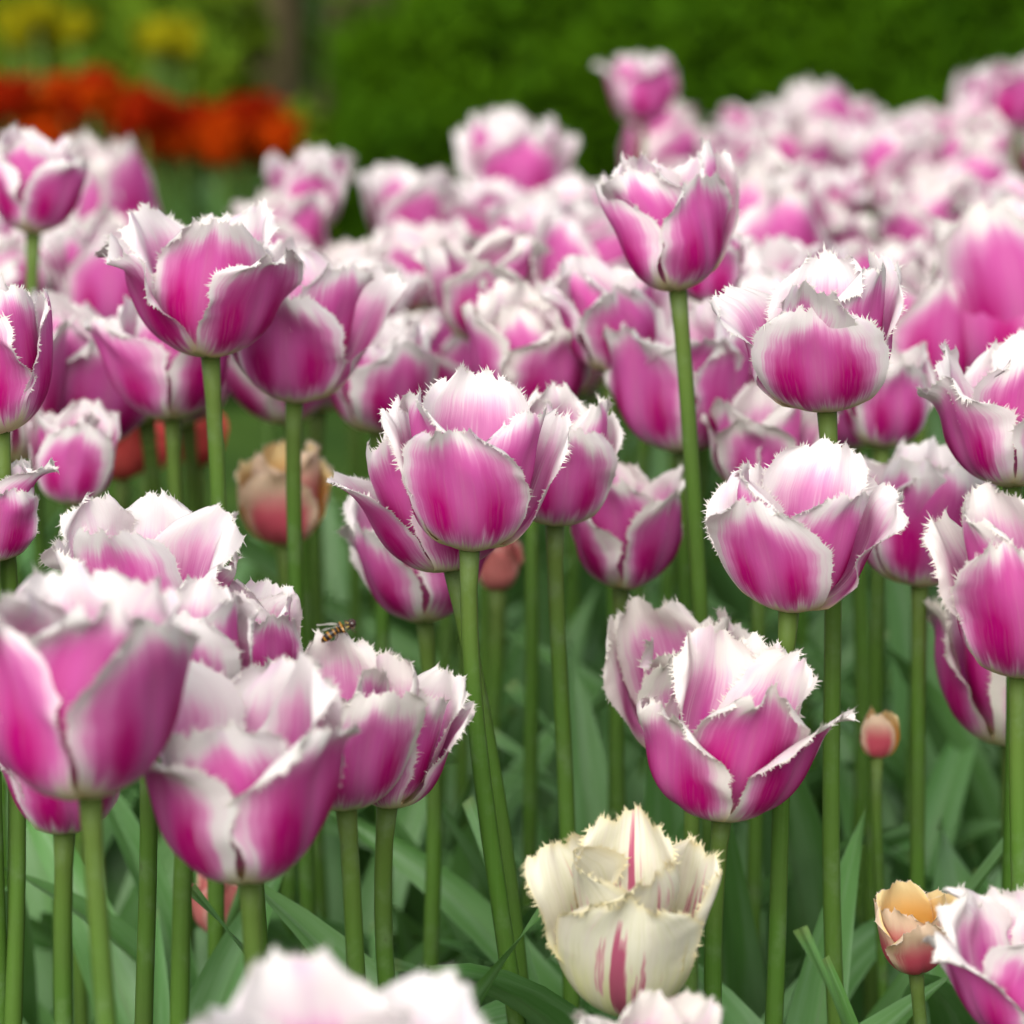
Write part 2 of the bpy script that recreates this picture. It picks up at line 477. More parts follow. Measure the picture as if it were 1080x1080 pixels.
# ------------------------------------------------------------------ leaves and stems
def leaf_mesh(seed):
    rng = np.random.default_rng(seed)
    L = rng.uniform(0.28, 0.43); W = rng.uniform(0.018, 0.032)
    nv, nu = 22, 8
    v = np.linspace(0, 1, nv + 1)
    th = R(rng.uniform(80, 88)) - R(rng.uniform(20, 75)) * v ** rng.uniform(1.5, 3.0)
    x = 0.004 + np.concatenate([[0], np.cumsum(np.cos(th[1:]))]) * L / nv
    z = np.concatenate([[0], np.cumsum(np.sin(th[1:]))]) * L / nv
    wd = W * (0.55 + 0.45 * np.sin(PI / 2 * np.clip(v / 0.38, 0, 1))) * np.clip(1 - np.clip((v - 0.38) / 0.62, 0, 1) ** 1.6, 0.004, 1)
    U = np.linspace(-1, 1, nu + 1)
    UU, VV = np.meshgrid(U, v)
    xx, zz, ww, aa = [np.repeat(q[:, None], nu + 1, 1) for q in (x, z, wd, th)]
    fold = rng.uniform(0.5, 1.0) * (1 - 0.6 * VV)
    off = fold * np.abs(UU) ** 1.4 * ww + 0.004 * np.abs(UU) ** 2 * np.sin(VV * rng.uniform(7, 14) + rng.uniform(0, 6) + 1.5 * np.sign(UU))
    tw = rng.uniform(-0.9, 0.9) * VV
    yy = UU * ww * np.sqrt(np.clip(1 - 0.3 * fold ** 2, 0.3, 1))
    lx, ly = off, yy
    lx, ly = lx * np.cos(tw) - ly * np.sin(tw), lx * np.sin(tw) + ly * np.cos(tw)
    X = xx - np.sin(aa) * lx; Z = zz + np.cos(aa) * lx
    Y = ly + rng.uniform(-0.03, 0.03) * VV ** 2
    V = np.stack([X, Y, Z], -1).reshape(-1, 3)
    idx = np.arange(len(V)).reshape(nv + 1, nu + 1)
    q = np.stack([idx[:-1, :-1], idx[1:, :-1], idx[1:, 1:], idx[:-1, 1:]], -1).reshape(-1, 4)
    return mesh_np('leaf', V, q, np.zeros((0, 3), int), [M_LEAF], {'puv': ('FLOAT_VECTOR', np.stack([UU, VV, 0 * UU], -1).reshape(-1, 3))})

LEAVES = [leaf_mesh(900 + i) for i in range(14)]

def tube(name, pts, rad, mat, ns=12):
    pts = [Vector(p) for p in pts]
    V, al = [], []
    n = len(pts)
    ref = Vector((1, 0, 0))
    for i, p in enumerate(pts):
        t = (pts[min(i + 1, n - 1)] - pts[max(i - 1, 0)]).normalized()
        a = (ref - t * ref.dot(t)).normalized(); b = t.cross(a)
        for k in range(ns):
            f = 2 * PI * k / ns
            V.append(p + (a * math.cos(f) + b * math.sin(f)) * rad[i]); al.append(i / (n - 1))
    q = [(i * ns + k, i * ns + (k + 1) % ns, (i + 1) * ns + (k + 1) % ns, (i + 1) * ns + k) for i in range(n - 1) for k in range(ns)]
    c0, c1 = len(V), len(V) + 1
    V += [pts[0], pts[-1]]; al += [0, 1]
    tr = [(c0, (k + 1) % ns, k) for k in range(ns)] + [(c1, (n - 1) * ns + k, (n - 1) * ns + (k + 1) % ns) for k in range(ns)]
    return mesh_np(name, np.array([tuple(p) for p in V]), np.array(q), np.array(tr), [mat], {'along': ('FLOAT', al)})

def stem_mesh(base, axis, h=None, rad=0.0042):
    """bezier from the local origin on the ground to the flower base"""
    b = Vector(base); ln = b.length
    p1 = b * 0.30 + Vector((0, 0, ln * 0.05)); p2 = b - (Vector(axis) * 0.6 + b.normalized() * 0.4) * ln * 0.22
    pts, rr = [], []
    n = 22
    for i in range(n + 1):
        t = i / n
        pts.append(p1 * 3 * t * (1 - t) ** 2 + p2 * 3 * t * t * (1 - t) + b * t ** 3)
        rr.append(rad * (1.12 - 0.22 * t + 0.22 * max(0, (t - 0.94) / 0.06) ** 2))
    sa = b.x * 913.7 + b.z * 377.1
    for i in range(n + 1):
        t = i / n
        pts[i] = pts[i] + Vector((math.cos(sa), math.sin(sa), 0)) * 0.0042 * math.sin(PI * t) * math.sin(2 * PI * t * 1.1 + sa * 3)
    pts[-1] = b + Vector(axis) * 0.0015
    return tube('stem', pts, rr, M_STEM)

used_labels = set()
tulips = []

def make_tulip(base, axis, ground, petals, yaw, scale, label, cat='tulip', group=None, color=(0.5, 0.5, 0, 1), name='fringed_tulip',
               leaves=2, seed=0, stem_data=None, rad=0.0042, jitter=0.12):
    rng = random.Random(seed)
    t = link(name, None)
    t.location = ground
    t.empty_display_size = 0.05
    tag(t, label, cat, group)
    ax = Vector(axis).normalized()
    loc = Vector(base) - Vector(ground)
    rot = Vector((0, 0, 1)).rotation_difference(ax).to_matrix().to_4x4()
    for me, az, xm in petals:
        o = link('petal', me, t)
        o.matrix_local = Matrix.Translation(loc) @ rot @ Matrix.Rotation(yaw + az - PI / 2, 4, 'Z') @ Matrix.Scale(scale, 4)
        o.color = (min(1, max(0, color[0] + rng.uniform(-jitter, jitter))), min(1, max(0, color[1] + rng.uniform(-0.15, 0.15))), color[2], 1)
    if stem_data is None:
        s = link('stem', stem_mesh(loc, ax, rad=rad), t)
    else:
        s = link('stem', stem_data, t)
    a0 = rng.uniform(0, 2 * PI)
    for i in range(leaves + (1 if leaves > 1 else 0)):
        lf = link('leaf', rng.choice(LEAVES), t)
        k = rng.uniform(0.85, 1.12)
        lf.matrix_local = Matrix.Rotation(a0 + i * 2 * PI / max(leaves, 2) + rng.uniform(-0.7, 0.7), 4, 'Z') @ Matrix.Rotation(rng.uniform(-0.1, 0.25), 4, 'Y') @ Matrix.Scale(k, 4)
    tulips.append((t, Vector(base), Vector(ground)))
    return t

# ------------------------------------------------------------------ ground and setting behind (structure first)
def bed_edge(px):
    return 2.42 + 1.08 * float(sstep(np.array((px - 410) / 340)))

def box_sheet(name, x0, x1, y0, y1, z, mat, nx=2, ny=2, amp=0.0, seed=1, edge=None):
    rng = np.random.default_rng(seed)
    xs = np.linspace(x0, x1, nx + 1); ys = np.linspace(y0, y1, ny + 1)
    XX, YY = np.meshgrid(xs, ys)
    ZZ = z + amp * rng.uniform(-1, 1, XX.shape)
    idx = np.arange(XX.size).reshape(XX.shape)
    q = np.stack([idx[:-1, :-1], idx[:-1, 1:], idx[1:, 1:], idx[1:, :-1]], -1).reshape(-1, 4)
    if edge:
        cx, cy = XX.reshape(-1)[q].mean(1), YY.reshape(-1)[q].mean(1)
        q = q[np.array([yy < edge(proj((xx, yy, 0.5))[0]) + 0.12 for xx, yy in zip(cx, cy)])]
    me = mesh_np(name, np.stack([XX, YY, ZZ], -1).reshape(-1, 3), q, np.zeros((0, 3), int), [mat], {})
    o = link(name, me)
    o['kind'] = 'structure'
    return o

box_sheet('lawn', -300, 300, -20, 800, -0.03, M_GRASS, 4, 4)
box_sheet('flower_bed_soil', -1.6, 1.8, 0.3, 4.3, -0.012, M_SOIL, 110, 130, 0.009, 3, bed_edge)
box_sheet('back_bed_soil', -3.0, 0.2, 5.2, 7.6, -0.015, M_SOIL, 60, 50, 0.01, 4)

def leaf_cloud(name, pos, nrm, size, tone, mat, parent, seed):
    """many small pointed leaf faces at the given points"""
    rng = np.random.default_rng(seed)
    n = len(pos)
    d = nrm + rng.normal(0, 0.6, (n, 3)); d /= np.linalg.norm(d, axis=1, keepdims=True)
    t = np.cross(d, rng.normal(0, 1, (n, 3))); t /= np.linalg.norm(t, axis=1, keepdims=True)
    b = np.cross(d, t)
    s = (size * rng.uniform(0.6, 1.4, n))[:, None]
    A = pos - t * s * 0.5; Bp = pos + b * s * 0.27 + d * s * 0.06; Cc = pos + t * s * 0.55; D = pos - b * s * 0.27 + d * s * 0.06
    V = np.stack([A, Bp, Cc, D], 1).reshape(-1, 3)
    i = np.arange(n) * 4
    me = mesh_np(name, V, np.stack([i, i + 1, i + 2, i + 3], -1), np.zeros((0, 3), int), [mat], {'tone': ('FLOAT', np.repeat(tone, 4))}, smooth=False)
    return link(name, me, parent)

def vnoise(p, seed, f):
    rng = np.random.default_rng(seed)
    o = 0
    for k in range(6):
        o = o + np.sin((p * rng.normal(0, f, 3)).sum(-1) + rng.uniform(0, 6.28))
    return o / 3

def shrub(name, label, cat, c, dims, n, mat, size, seed, group=None):
    rng = np.random.default_rng(seed)
    t = link(name, None); t.location = (c[0], c[1], 0)
    tag(t, label, cat, group)
    u = rng.normal(0, 1, (n, 3)); u[:, 2] = np.abs(u[:, 2]); u /= np.linalg.norm(u, axis=1, keepdims=True)
    lump = 1 + 0.16 * vnoise(u, seed + 1, 3.0) + 0.08 * vnoise(u, seed + 2, 8.0)
    rad = (rng.uniform(0.5, 1, n) ** 0.5) * lump
    p = u * rad[:, None] * np.array(dims)
    keep = vnoise(p, seed + 5, 7.0) > -0.75
    p, u = p[keep], u[keep]
    tone = np.clip(0.5 + 0.35 * vnoise(p, seed + 3, 5.0) + rng.normal(0, 0.15, len(p)), 0, 1)
    leaf_cloud('foliage', p + np.array([0, 0, 0.03]), u, size, tone, mat, t, seed + 9)
    # twigs fanning up from the base
    pts = []
    for k in range(9):
        a = 2 * PI * k / 9 + rng.uniform(-0.3, 0.3)
        e = np.array([math.cos(a) * dims[0] * 0.55, math.sin(a) * dims[1] * 0.55, dims[2] * rng.uniform(0.5, 0.8)])
        me = tube('twig', [(0, 0, 0), e * np.array([0.3, 0.3, 0.5]), e], [0.012, 0.008, 0.003], M_BARK, 6)
        link('twig', me, t)
    return t

def hedge():
    rng = np.random.default_rng(77)
    t = link('clipped_hedge', None); t.location = (1.2, 7.2, 0)
    tag(t, 'dark green leafy hedge closing off the view above the right of the flower bed', 'hedge')
    X0, X1, Y0, Y1 = -1.55, 2.6, -0.55, 0.55
    n = 42000
    x = rng.uniform(X0, X1, n)
    top = 1.05 + 0.10 * np.sin(x * 2.3) + 0.06 * np.sin(x * 6.1 + 1) - 0.55 * sstep((-1.05 - x) / 0.45)
    face = rng.uniform(0, 1, n)
    z = np.where(face < 0.72, rng.uniform(0, 1, n) * top, top + rng.normal(-0.03, 0.04, n))
    y = np.where(face < 0.72, Y0 + np.abs(rng.normal(0, 0.07, n)), rng.uniform(Y0, Y1, n))
    p = np.stack([x, y, z], -1)
    y2 = 0.09 * vnoise(np.stack([x, 0 * x, z], -1), 5, 4.5) + 0.04 * vnoise(np.stack([x, 0 * x, z], -1), 6, 13)
    p[:, 1] += np.where(face < 0.72, y2, 0)
    nr = np.where((face < 0.72)[:, None], np.array([0, -1, 0.35]), np.array([0, 0, 1.0]))
    tone = np.clip(0.42 + 0.42 * vnoise(p, 8, 4.0) + rng.normal(0, 0.15, n), 0, 1)
    leaf_cloud('foliage', p, nr, 0.045, tone, M_HEDGE, t, 12)
    # solid dark core added inside the hedge to block the view through it
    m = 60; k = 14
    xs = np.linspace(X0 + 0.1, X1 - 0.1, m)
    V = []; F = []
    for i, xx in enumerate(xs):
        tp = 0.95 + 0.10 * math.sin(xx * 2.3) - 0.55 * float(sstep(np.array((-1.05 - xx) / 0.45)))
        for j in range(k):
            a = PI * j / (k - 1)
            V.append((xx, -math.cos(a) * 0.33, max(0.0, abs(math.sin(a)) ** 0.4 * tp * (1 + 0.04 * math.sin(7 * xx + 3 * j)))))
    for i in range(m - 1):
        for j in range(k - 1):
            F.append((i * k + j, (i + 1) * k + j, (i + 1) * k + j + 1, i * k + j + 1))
    link('core_shell', mesh_np('core_shell', np.array(V), np.array(F), np.zeros((0, 3), int), [M_CORE], {}), t)
    return t
hedge()

def tree(loc, r, h, label, seed, lean=0.0):
    rng = np.random.default_rng(seed)
    t = link('garden_tree', None); t.location = loc
    tag(t, label, 'tree', None)
    pts = [(lean * z + 0.03 * math.sin(z * 2 + seed), 0.02 * math.sin(z * 3), z) for z in np.linspace(-0.02, h, 14)]
    rr = [r * (1.0 + 0.5 * math.exp(-z / 0.12)) * (1 - 0.5 * z / h) for z in np.linspace(0, h, 14)]
    tr = link('trunk', tube('trunk', pts, rr, M_BARK, 20), t)
    tips = []
    for k in range(9):
        z0 = h * rng.uniform(0.55, 0.98); a = rng.uniform(0, 6.28); ln = rng.uniform(0.7, 1.3)
        b = np.array([lean * z0, 0, z0]); e = b + np.array([math.cos(a) * ln, math.sin(a) * ln, rng.uniform(0.3, 0.9)])
        md = (b + e) / 2 + np.array([0, 0, 0.12])
        link('limb', tube('limb', [b, md, e], [r * 0.4, r * 0.25, r * 0.08], M_BARK, 8), t)
        tips += [e, md]
    cen = np.array(tips)[rng.integers(0, len(tips), 7000)]
    p = cen + rng.normal(0, 0.28, (7000, 3))
    tone = np.clip(0.5 + 0.4 * vnoise(p, seed, 3.0), 0, 1)
    leaf_cloud('crown', p, np.tile([0, 0, 1.0], (7000, 1)), 0.07, tone, M_HEDGE, t, seed)
pt = P(258, 60, 8.2)
tree((pt.x, pt.y, -0.03), 0.135, 3.2, 'thick brown tree trunk rising behind the orange flowers', 31)
pt = P(372, 10, 8.9)
tree((pt.x, pt.y, -0.03), 0.12, 3.4, 'dark shadowed tree trunk where the hedge dips', 32, 0.02)

for i, (px, d, dm, seed, lab) in enumerate([
        (-60, 7.4, (0.42, 0.35, 0.62), 41, 'yellow-green leafy shrub at the far left behind the yellow flowers'),
        (60, 7.7, (0.40, 0.35, 0.60), 42, 'pale green leafy shrub between the two patches of yellow flowers'),
        (165, 7.3, (0.34, 0.32, 0.56), 43, 'bright green leafy shrub left of the brown tree trunk'),
        (120, 9.6, (0.9, 0.4, 0.95), 44, 'greyish green shrub farthest back at top left'),
        (300, 6.9, (0.20, 0.22, 0.30), 45, 'low green shrub in front of the tree trunk')]):
    pt = P(px, 60, d)
    shrub('leafy_shrub', lab, 'shrub', (pt.x, pt.y), dm, 5200, M_SHRUB if i != 3 else M_HEDGE, 0.06, seed)

# ------------------------------------------------------------------ the tulips that can be told apart
PINK = M_PINK
# (base px x, y, head width px, depth, yaw, open, lean right deg, lean to viewer deg, white, deep, cream, stem px (x,y), label, extra)
HERO = [
 (495, 579, 186, 1.290, 0, .50, 4, 6, .44, .55, 0, (545, 1080), 'sharp pink tulip at the centre, one broad magenta petal with white rim facing front', dict(leaves=2, fl={0: -4, 1: 14, 2: 22})),
 (478, 600, 190, 1.335, 40, .60, -14, 4, .42, .60, 0, (532, 1010), 'tulip half hidden behind the central one, leaning left with a long dark magenta petal', dict(fl={2: 26, 0: 4})),
 (832, 643, 205, 1.280, -22, .60, 3, 8, .44, .62, 0, (822, 1080), 'sharp open tulip right of centre, one petal flung right, yellow fleck on its front petal', dict(fl={0: 0, 1: 34, 5: 6})),
 (762, 857, 222, 1.260, 58, .62, 4, 10, .50, .66, .2, (759, 1080), 'sharp wide tulip with pale seam between two dark petals, above right of the cream one', dict(fl={0: 24, 2: -4})),
 (728, 800, 176, 1.400, 10, .45, -4, 6, .60, .45, .3, (740, 1060), 'mostly white tulip standing just behind the wide tulip of the lower right', {}),
 (1075, 712, 178, 1.250, 0, .40, 3, 6, .46, .68, .2, (1100, 1000), 'tulip cut by the right edge with a dark streaky magenta front petal', dict(fl={0: -8})),
 (365, 851, 168, 1.225, 12, .30, -3, 8, .52, .52, .2, (403, 985), 'tulip with the hoverfly on its frilly white rim', dict(fl={0: -4, 1: 0, 2: 0, 3: 0, 4: 0, 5: 0})),
 (408, 850, 150, 1.255, -35, .40, 8, 4, .50, .50, .1, (436, 1020), 'tulip tucked behind the one with the hoverfly, its white tipped petal showing on the right', {}),
 (95, 838, 284, 1.070, 60, .50, 0, 6, .44, .50, 0, (122, 1080), 'large blurred tulip at the left front with a pale seam between two violet pink petals', dict(leaves=1, fl={0: 2, 2: 8})),
 (263, 925, 255, 1.120, 56, .58, -2, 8, .50, .60, 0, (283, 1060), 'blurred tulip at lower left with two dark magenta petals spread like a V', dict(leaves=1, fl={0: 14, 2: 24})),
 (68, 877, 160, 1.200, 30, .45, 0, 4, .42, .60, 0, (55, 1080), 'tulip hanging behind the large left front one, only its dark underside showing', {}),
 (150, 700, 215, 1.270, 60, .70, 0, 8, .62, .45, 0, (150, 1000), 'very frilly white tulip with a pink centre stripe, uppermost of the left white cluster', {}),
 (200, 755, 165, 1.190, 0, .45, 4, 6, .66, .45, 0, (178, 1080), 'frilly white tulip squeezed right above the large left front one', {}),
 (258, 735, 135, 1.260, 38, .30, 6, 2, .52, .55, 0, (310, 960), 'narrow tulip with an upright petal edged pink on its right side, left of the hoverfly', dict(fl={0: 0, 5: 0})),
 (222, 376, 208, 1.400, 52, .78, -1, 4, .46, .62, 0, (226, 480), 'wide spreading tulip at upper left on a bare green stem', dict(fl={0: 30, 2: 34})),
 (310, 424, 168, 1.480, 0, .50, 5, 4, .46, .52, 0, (322, 540), 'blurred tulip just right of and below the wide spreading upper left one', dict(fl={1: 18})),
 (0, 456, 150, 1.300, -20, .35, -3, 4, .46, .64, 0, (-5, 800), 'tulip cut by the left edge, a dark magenta petal beside a pink streaked one', {}),
 (-10, 592, 118, 1.300, 10, .40, 2, 2, .50, .55, 0, (-15, 900), 'lower of the two tulips cut by the left edge', {}),
 (182, 442, 165, 1.560, 56, .55, 0, 4, .46, .52, 0, (188, 500), 'blurred tulip beneath the wide spreading upper left one, partly covered by it', {}),
 (78, 532, 100, 1.560, 0, .30, 3, 2, .50, .55, 0, (80, 640), 'upright blurred tulip with a white top beside the left edge', {}),
 (585, 553, 142, 1.400, 4, .35, 3, 4, .48, .52, .1, (606, 960), 'tall blunt tulip immediately right of the central one', dict(fl={0: -6, 1: 2, 2: 2})),
 (655, 619, 150, 1.520, 50, .50, 0, 6, .48, .58, .2, (662, 840), 'rosy red tulip below and right of the tall blunt one', {}),
 (448, 655, 170, 1.480, 64, .60, -3, 4, .48, .56, 0, (455, 900), 'blurred tulip low behind the central pair, its dark petal pointing left', {}),
 (715, 306, 122, 1.440, 36, .42, -9, 4, .46, .55, 0, (740, 460), 'tall tulip standing out above the rest at upper right on a long bent stem', dict(leaves=2, fl={2: 16, 0: -6})),
 (872, 432, 206, 1.320, -4, .66, -4, 8, .52, .66, 0, (897, 1080), 'broad open tulip at upper right with a short round magenta petal in front', dict(fl={0: -12, 1: 18, 2: 34}, seed=1203)),
 (1068, 512, 185, 1.370, 64, .62, -4, 5, .56, .50, 0, (1075, 700), 'pale wide tulip at the right edge with a dark petal sweeping left', dict(fl={2: 26})),
 (970, 617, 138, 1.490, 8, .36, 0, 4, .50, .60, 0, (975, 900), 'blurred round tulip with a dark front petal between the two right edge tulips', dict(fl={0: -6})),
 (1066, 785, 182, 1.500, 30, .40, 0, 4, .58, .56, .5, (1070, 960), 'blurred tulip low at the right edge behind a green stem', {}),
 (645, 391, 136, 1.600, 30, .50, 0, 5, .46, .56, 0, (648, 500), 'blurred tulip just below and left of the tall one at upper right', {}),
 (722, 476, 150, 1.590, 56, .55, 0, 5, .48, .50, 0, (726, 600), 'blurred tulip behind the tall stem at upper right', {}),
 (748, 322, 90, 1.640, 0, .40, 3, 3, .46, .60, 0, (752, 450), 'blurred tulip peeping out low behind the tall one at upper right', {}),
 (930, 472, 112, 1.560, 20, .45, 2, 3, .56, .50, .1, (934, 600), 'blurred pink tulip right under the broad open upper right one', {}),
 (800, 520, 120, 1.560, 0, .55, 0, 4, .70, .40, .2, (800, 700), 'white frilled tulip hidden behind the sharp wide open one', {}),
 (400, 456, 140, 1.640, 20, .50, 0, 4, .66, .45, 0, (402, 600), 'pale blurred tulip up and left of the central one', {}),
 (512, 362, 142, 1.760, 0, .50, 0, 5, .60, .60, .2, (512, 500), 'creamy white blurred tulip with one dark petal, straight above the central one', {}),
 (560, 440, 140, 1.620, 40, .50, 0, 4, .70, .40, .2, (560, 600), 'whitish blurred tulip peeking over the top of the central one', {}),
 (325, 245, 98, 2.350, 0, .50, 2, 2, .52, .55, 0, None, 'far blurred tulip standing alone just left of the dip below the hedge', {}),
 (676, 132, 90, 3.000, 20, .40, 0, 2, .48, .55, 0, None, 'far blurred tulip rising highest of all against the dark hedge', {}),
 (35, 246, 122, 1.750, 50, .50, 4, 2, .50, .58, 0, None, 'blurred tulip at the left edge in front of the orange bed', {}),
 (1072, 140, 84, 2.900, 0, .40, 0, 2, .50, .62, 0, None, 'far blurred tulip at the upper right corner, taller than its neighbours', {}),
 (545, 235, 105, 2.700, 0, .45, 0, 2, .56, .50, 0, None, 'far blurred tulip topping the row in front of the middle of the hedge', {}),
 (358, 1286, 350, 0.900, 25, .55, 0, 10, .66, .45, 0, (372, 1300), 'big out of focus white tulip with faint pink stripes at the bottom edge', dict(leaves=0)),
 (680, 1190, 168, 1.090, 10, .45, 0, 8, .72, .35, .3, (682, 1300), 'white fringed tip of a tulip just entering at the bottom edge under the cream one', dict(leaves=0)),
 (1080, 1092, 190, 1.180, 60, .55, -4, 10, .60, .42, .1, (1084, 1200), 'pale tulip with a pink centre in the lower right corner', dict(leaves=1)),
]
for i, (bx, by, wpx, d, yaw, op, lr, tf, wh, dp, cr, st, lab, ex) in enumerate(HERO):
    pets, nat = head_petals(ex.get('seed', 1000 + i), PINK, op, True, flares=ex.get('fl'))
    sc = 1.07 * wpx / FPX * d / nat
    base = P(bx, by, d)
    ax = Vector((math.tan(R(lr)), -math.tan(R(tf)), 1)).normalized()
    if st:
        q = P(st[0], st[1], d)
        k = base.z / max(0.05, base.z - q.z)
        gx = base.x + (q.x - base.x) * min(k, 3.0)
        gx = base.x + max(-0.12, min(0.12, gx - base.x))
    else:
        gx = base.x + 0.01 * math.sin(i * 7)
    make_tulip(base, ax, (gx, base.y + 0.02 * math.sin(i * 3.1), 0), pets, R(yaw), sc, lab, color=(wh, dp, cr, 1), leaves=ex.get('leaves', 3), seed=50 + i,
               rad=0.0036)

# odd ones out
def odd(seed, mat, bx, by, wpx, d, yaw, op, lr, tf, label, st, name='fringed_tulip', fringe=1.0, squat=1.0, leaves=2, rad=0.0042, rufk=1.0, fl=None, n=6, prof=(0, 0)):
    pets, nat = head_petals(seed, mat, op, True, rufk=rufk, fringe=fringe, flares=fl, squat=squat, prof=prof)
    pets = pets[:n]
    base = P(bx, by, d)
    q = P(st[0], st[1], d)
    k = min(3.0, base.z / max(0.05, base.z - q.z))
    gx = base.x + max(-0.1, min(0.1, (q.x - base.x) * k))
    return make_tulip(base, Vector((math.tan(R(lr)), -math.tan(R(tf)), 1)), (gx, base.y, 0), pets, R(yaw), wpx / FPX * d / nat, label, seed=seed, name=name, leaves=leaves, rad=rad)
odd(2030, M_CREAM, 664, 1068, 186, 1.215, -14, .25, -2, 12, 'cream tulip with a few magenta flames at the bottom of the bed', (676, 1200),
    rufk=1.0, squat=.93, fringe=1.0, prof=(16, -8), fl={0: -8, 1: -4, 2: -4, 3: 2, 4: 0, 5: 0})
odd(2109, M_PEACH, 966, 1023, 96, 1.300, 20, .30, -6, 16, 'small peach tulip with a golden inside and dusty red outside at lower right', (986, 1080),
    rad=0.0028, leaves=1, rufk=0.6, fringe=0.6, squat=.9, prof=(4, -2), fl={k: -4 for k in range(6)})
odd(2003, M_PEACH, 300, 575, 100, 1.680, 0, .25, 0, 4, 'blurred peach and cream tulip left of the central one behind the stems', (302, 700), fl={k: 0 for k in range(6)})
odd(2004, M_PEACH, 925, 800, 36, 1.500, 0, .02, 2, 2, 'slim closed orange bud among the green leaves at right', (938, 900), rad=0.0026, fringe=0.0, leaves=1, rufk=0.2, squat=1.3, fl={k: -30 for k in range(6)}, n=3)
odd(2005, M_SALMON, 232, 985, 76, 1.560, 30, .2, 0, 2, 'low salmon pink tulip under the V spread lower left one, split by a green stem', (232, 1080), name='salmon_tulip', fringe=0.3)
odd(2006, M_SALMON, 524, 622, 56, 1.740, 0, .2, 0, 2, 'small salmon red tulip glowing just right of the central stems', (524, 700), name='salmon_tulip', fringe=0.3)
odd(2007, M_CORAL, 128, 505, 76, 1.90, 10, .3, 0, 2, 'coral red tulip blurred at left, left of the bare green stem', (128, 600), name='coral_tulip', fringe=0.2)
odd(2008, M_CORAL, 208, 492, 68, 1.95, 40, .3, 0, 2, 'coral red tulip blurred right behind the bare green stem', (206, 600), name='coral_tulip', fringe=0.2)
odd(2009, M_CORAL, 158, 498, 52, 2.05, 40, .3, 0, 2, 'coral red tulip blurred between its two larger red neighbours', (158, 600), name='coral_tulip', fringe=0.2)

# ------------------------------------------------------------------ the packed rows behind
VARIANTS = []
for k in range(9):
    pets, nat = head_petals(3000 + k, PINK, [0.15, 0.35, 0.5, 0.65, 0.85, 0.45, 0.55, 0.25, 0.75][k], False)
    VARIANTS.append((pets, nat))
rnd = random.Random(11)
taken = [(b.x, b.y) for _, b, _ in tulips]
LOWHERO = [(b, proj(b)) for _, b, _ in tulips]
fills = []
y = 1.56
row = 0
while y < 3.9:
    x = -0.62 + (row % 2) * 0.05
    while x < 0.75:
        gx = x + rnd.uniform(-0.030, 0.030); gy = y + rnd.uniform(-0.030, 0.030)
        x += 0.090 if y < 2.1 else 0.104
        px, _, dd = proj((gx, gy, 0.5))
        u = (px - 0) / 1080
        ymax = bed_edge(px)
        if gy > ymax or px < -170 or px > 1250:
            continue
        hx, hy, _ = proj((gx, gy, 0.484))
        if hy > 455 and 225 < hx < 425:
            continue
        if gy < 1.70 and 945 < hx < 1060:
            continue
        if any((gx - tx) ** 2 + (gy - ty) ** 2 < 0.058 ** 2 for tx, ty in taken):
            continue
        fills.append((gx, gy))
    y += 0.079 if y < 2.1 else 0.098; row += 1
GROUPS = {}
for i, (gx, gy) in enumerate(fills):
    h = min(rnd.gauss(0.484, 0.018), 0.500 if gy < 2.9 else 0.489)
    if abs(proj((gx, gy, h))[0] - 690) < 85 and gy > 2.6: h = min(h, 0.455)
    base = Vector((gx + rnd.uniform(-0.02, 0.02), gy, h))
    ax = Vector((rnd.gauss(0, 0.13), -abs(rnd.gauss(0.04, 0.08)), 1))
    size = rnd.uniform(0.070, 0.086)
    base.z = min(base.z, 0.568 - size)
    pets, nat = rnd.choice(VARIANTS)
    px, py, dd = proj(base)
    side = 'left' if px < 380 else ('middle' if px < 720 else 'right')
    if dd < 2.15:
        lab, grp = f'blurred white and pink tulip in the packed middle rows, {side} third', f'blurred tulips of the middle rows, {side} third'
    else:
        lab, grp = f'far blurred white and pink tulip in the packed back rows, {side} third', f'far blurred tulips of the back rows, {side} third'
    make_tulip(base, ax, (gx, gy, 0), pets, rnd.uniform(0, 6.28), size / nat, lab, group=grp,
               color=(rnd.uniform(0.40, 0.62), rnd.uniform(0.42, 0.70), rnd.uniform(0, 0.25), 1), leaves=3 if dd < 2.6 else 1, seed=7000 + i, jitter=0.1)
print('fills', len(fills))

# ------------------------------------------------------------------ the orange and yellow flowers far behind
def far_flower(name, label, cat, group, mat, protos, x, y, h, s, seed):
    rng = random.Random(seed)
    t = link(name, None); t.location = (x, y, 0)
    tag(t, label, cat, group)
    a = rng.uniform(0, 6.28)
    for me, az, xm in protos[0]:
        o = link('petal', me, t)
        o.matrix_local = Matrix.Translation((0, 0, h)) @ Matrix.Rotation(az + a, 4, 'Z') @ Matrix.Scale(s / protos[1], 4)
    st = link('stem', FAR_STEM, t); st.scale = (1, 1, h)
    lf = link('leaf', rng.choice(LEAVES), t); lf.rotation_euler = (0, 0, rng.uniform(0, 6.28)); lf.scale = (0.8, 0.8, 0.8)
FAR_STEM = tube('stem', [(0, 0, 0), (0.004, 0, 0.5), (0, 0, 1)], [0.005, 0.0045, 0.0045], M_STEM, 8)
OR = head_petals(4001, M_ORANGE, 0.7, False, fringe=0)
YE = head_petals(4002, M_YELLOW, 0.7, False, fringe=0)
rnd = random.Random(23)
RE = head_petals(4003, M_RED, 0.7, False, fringe=0)
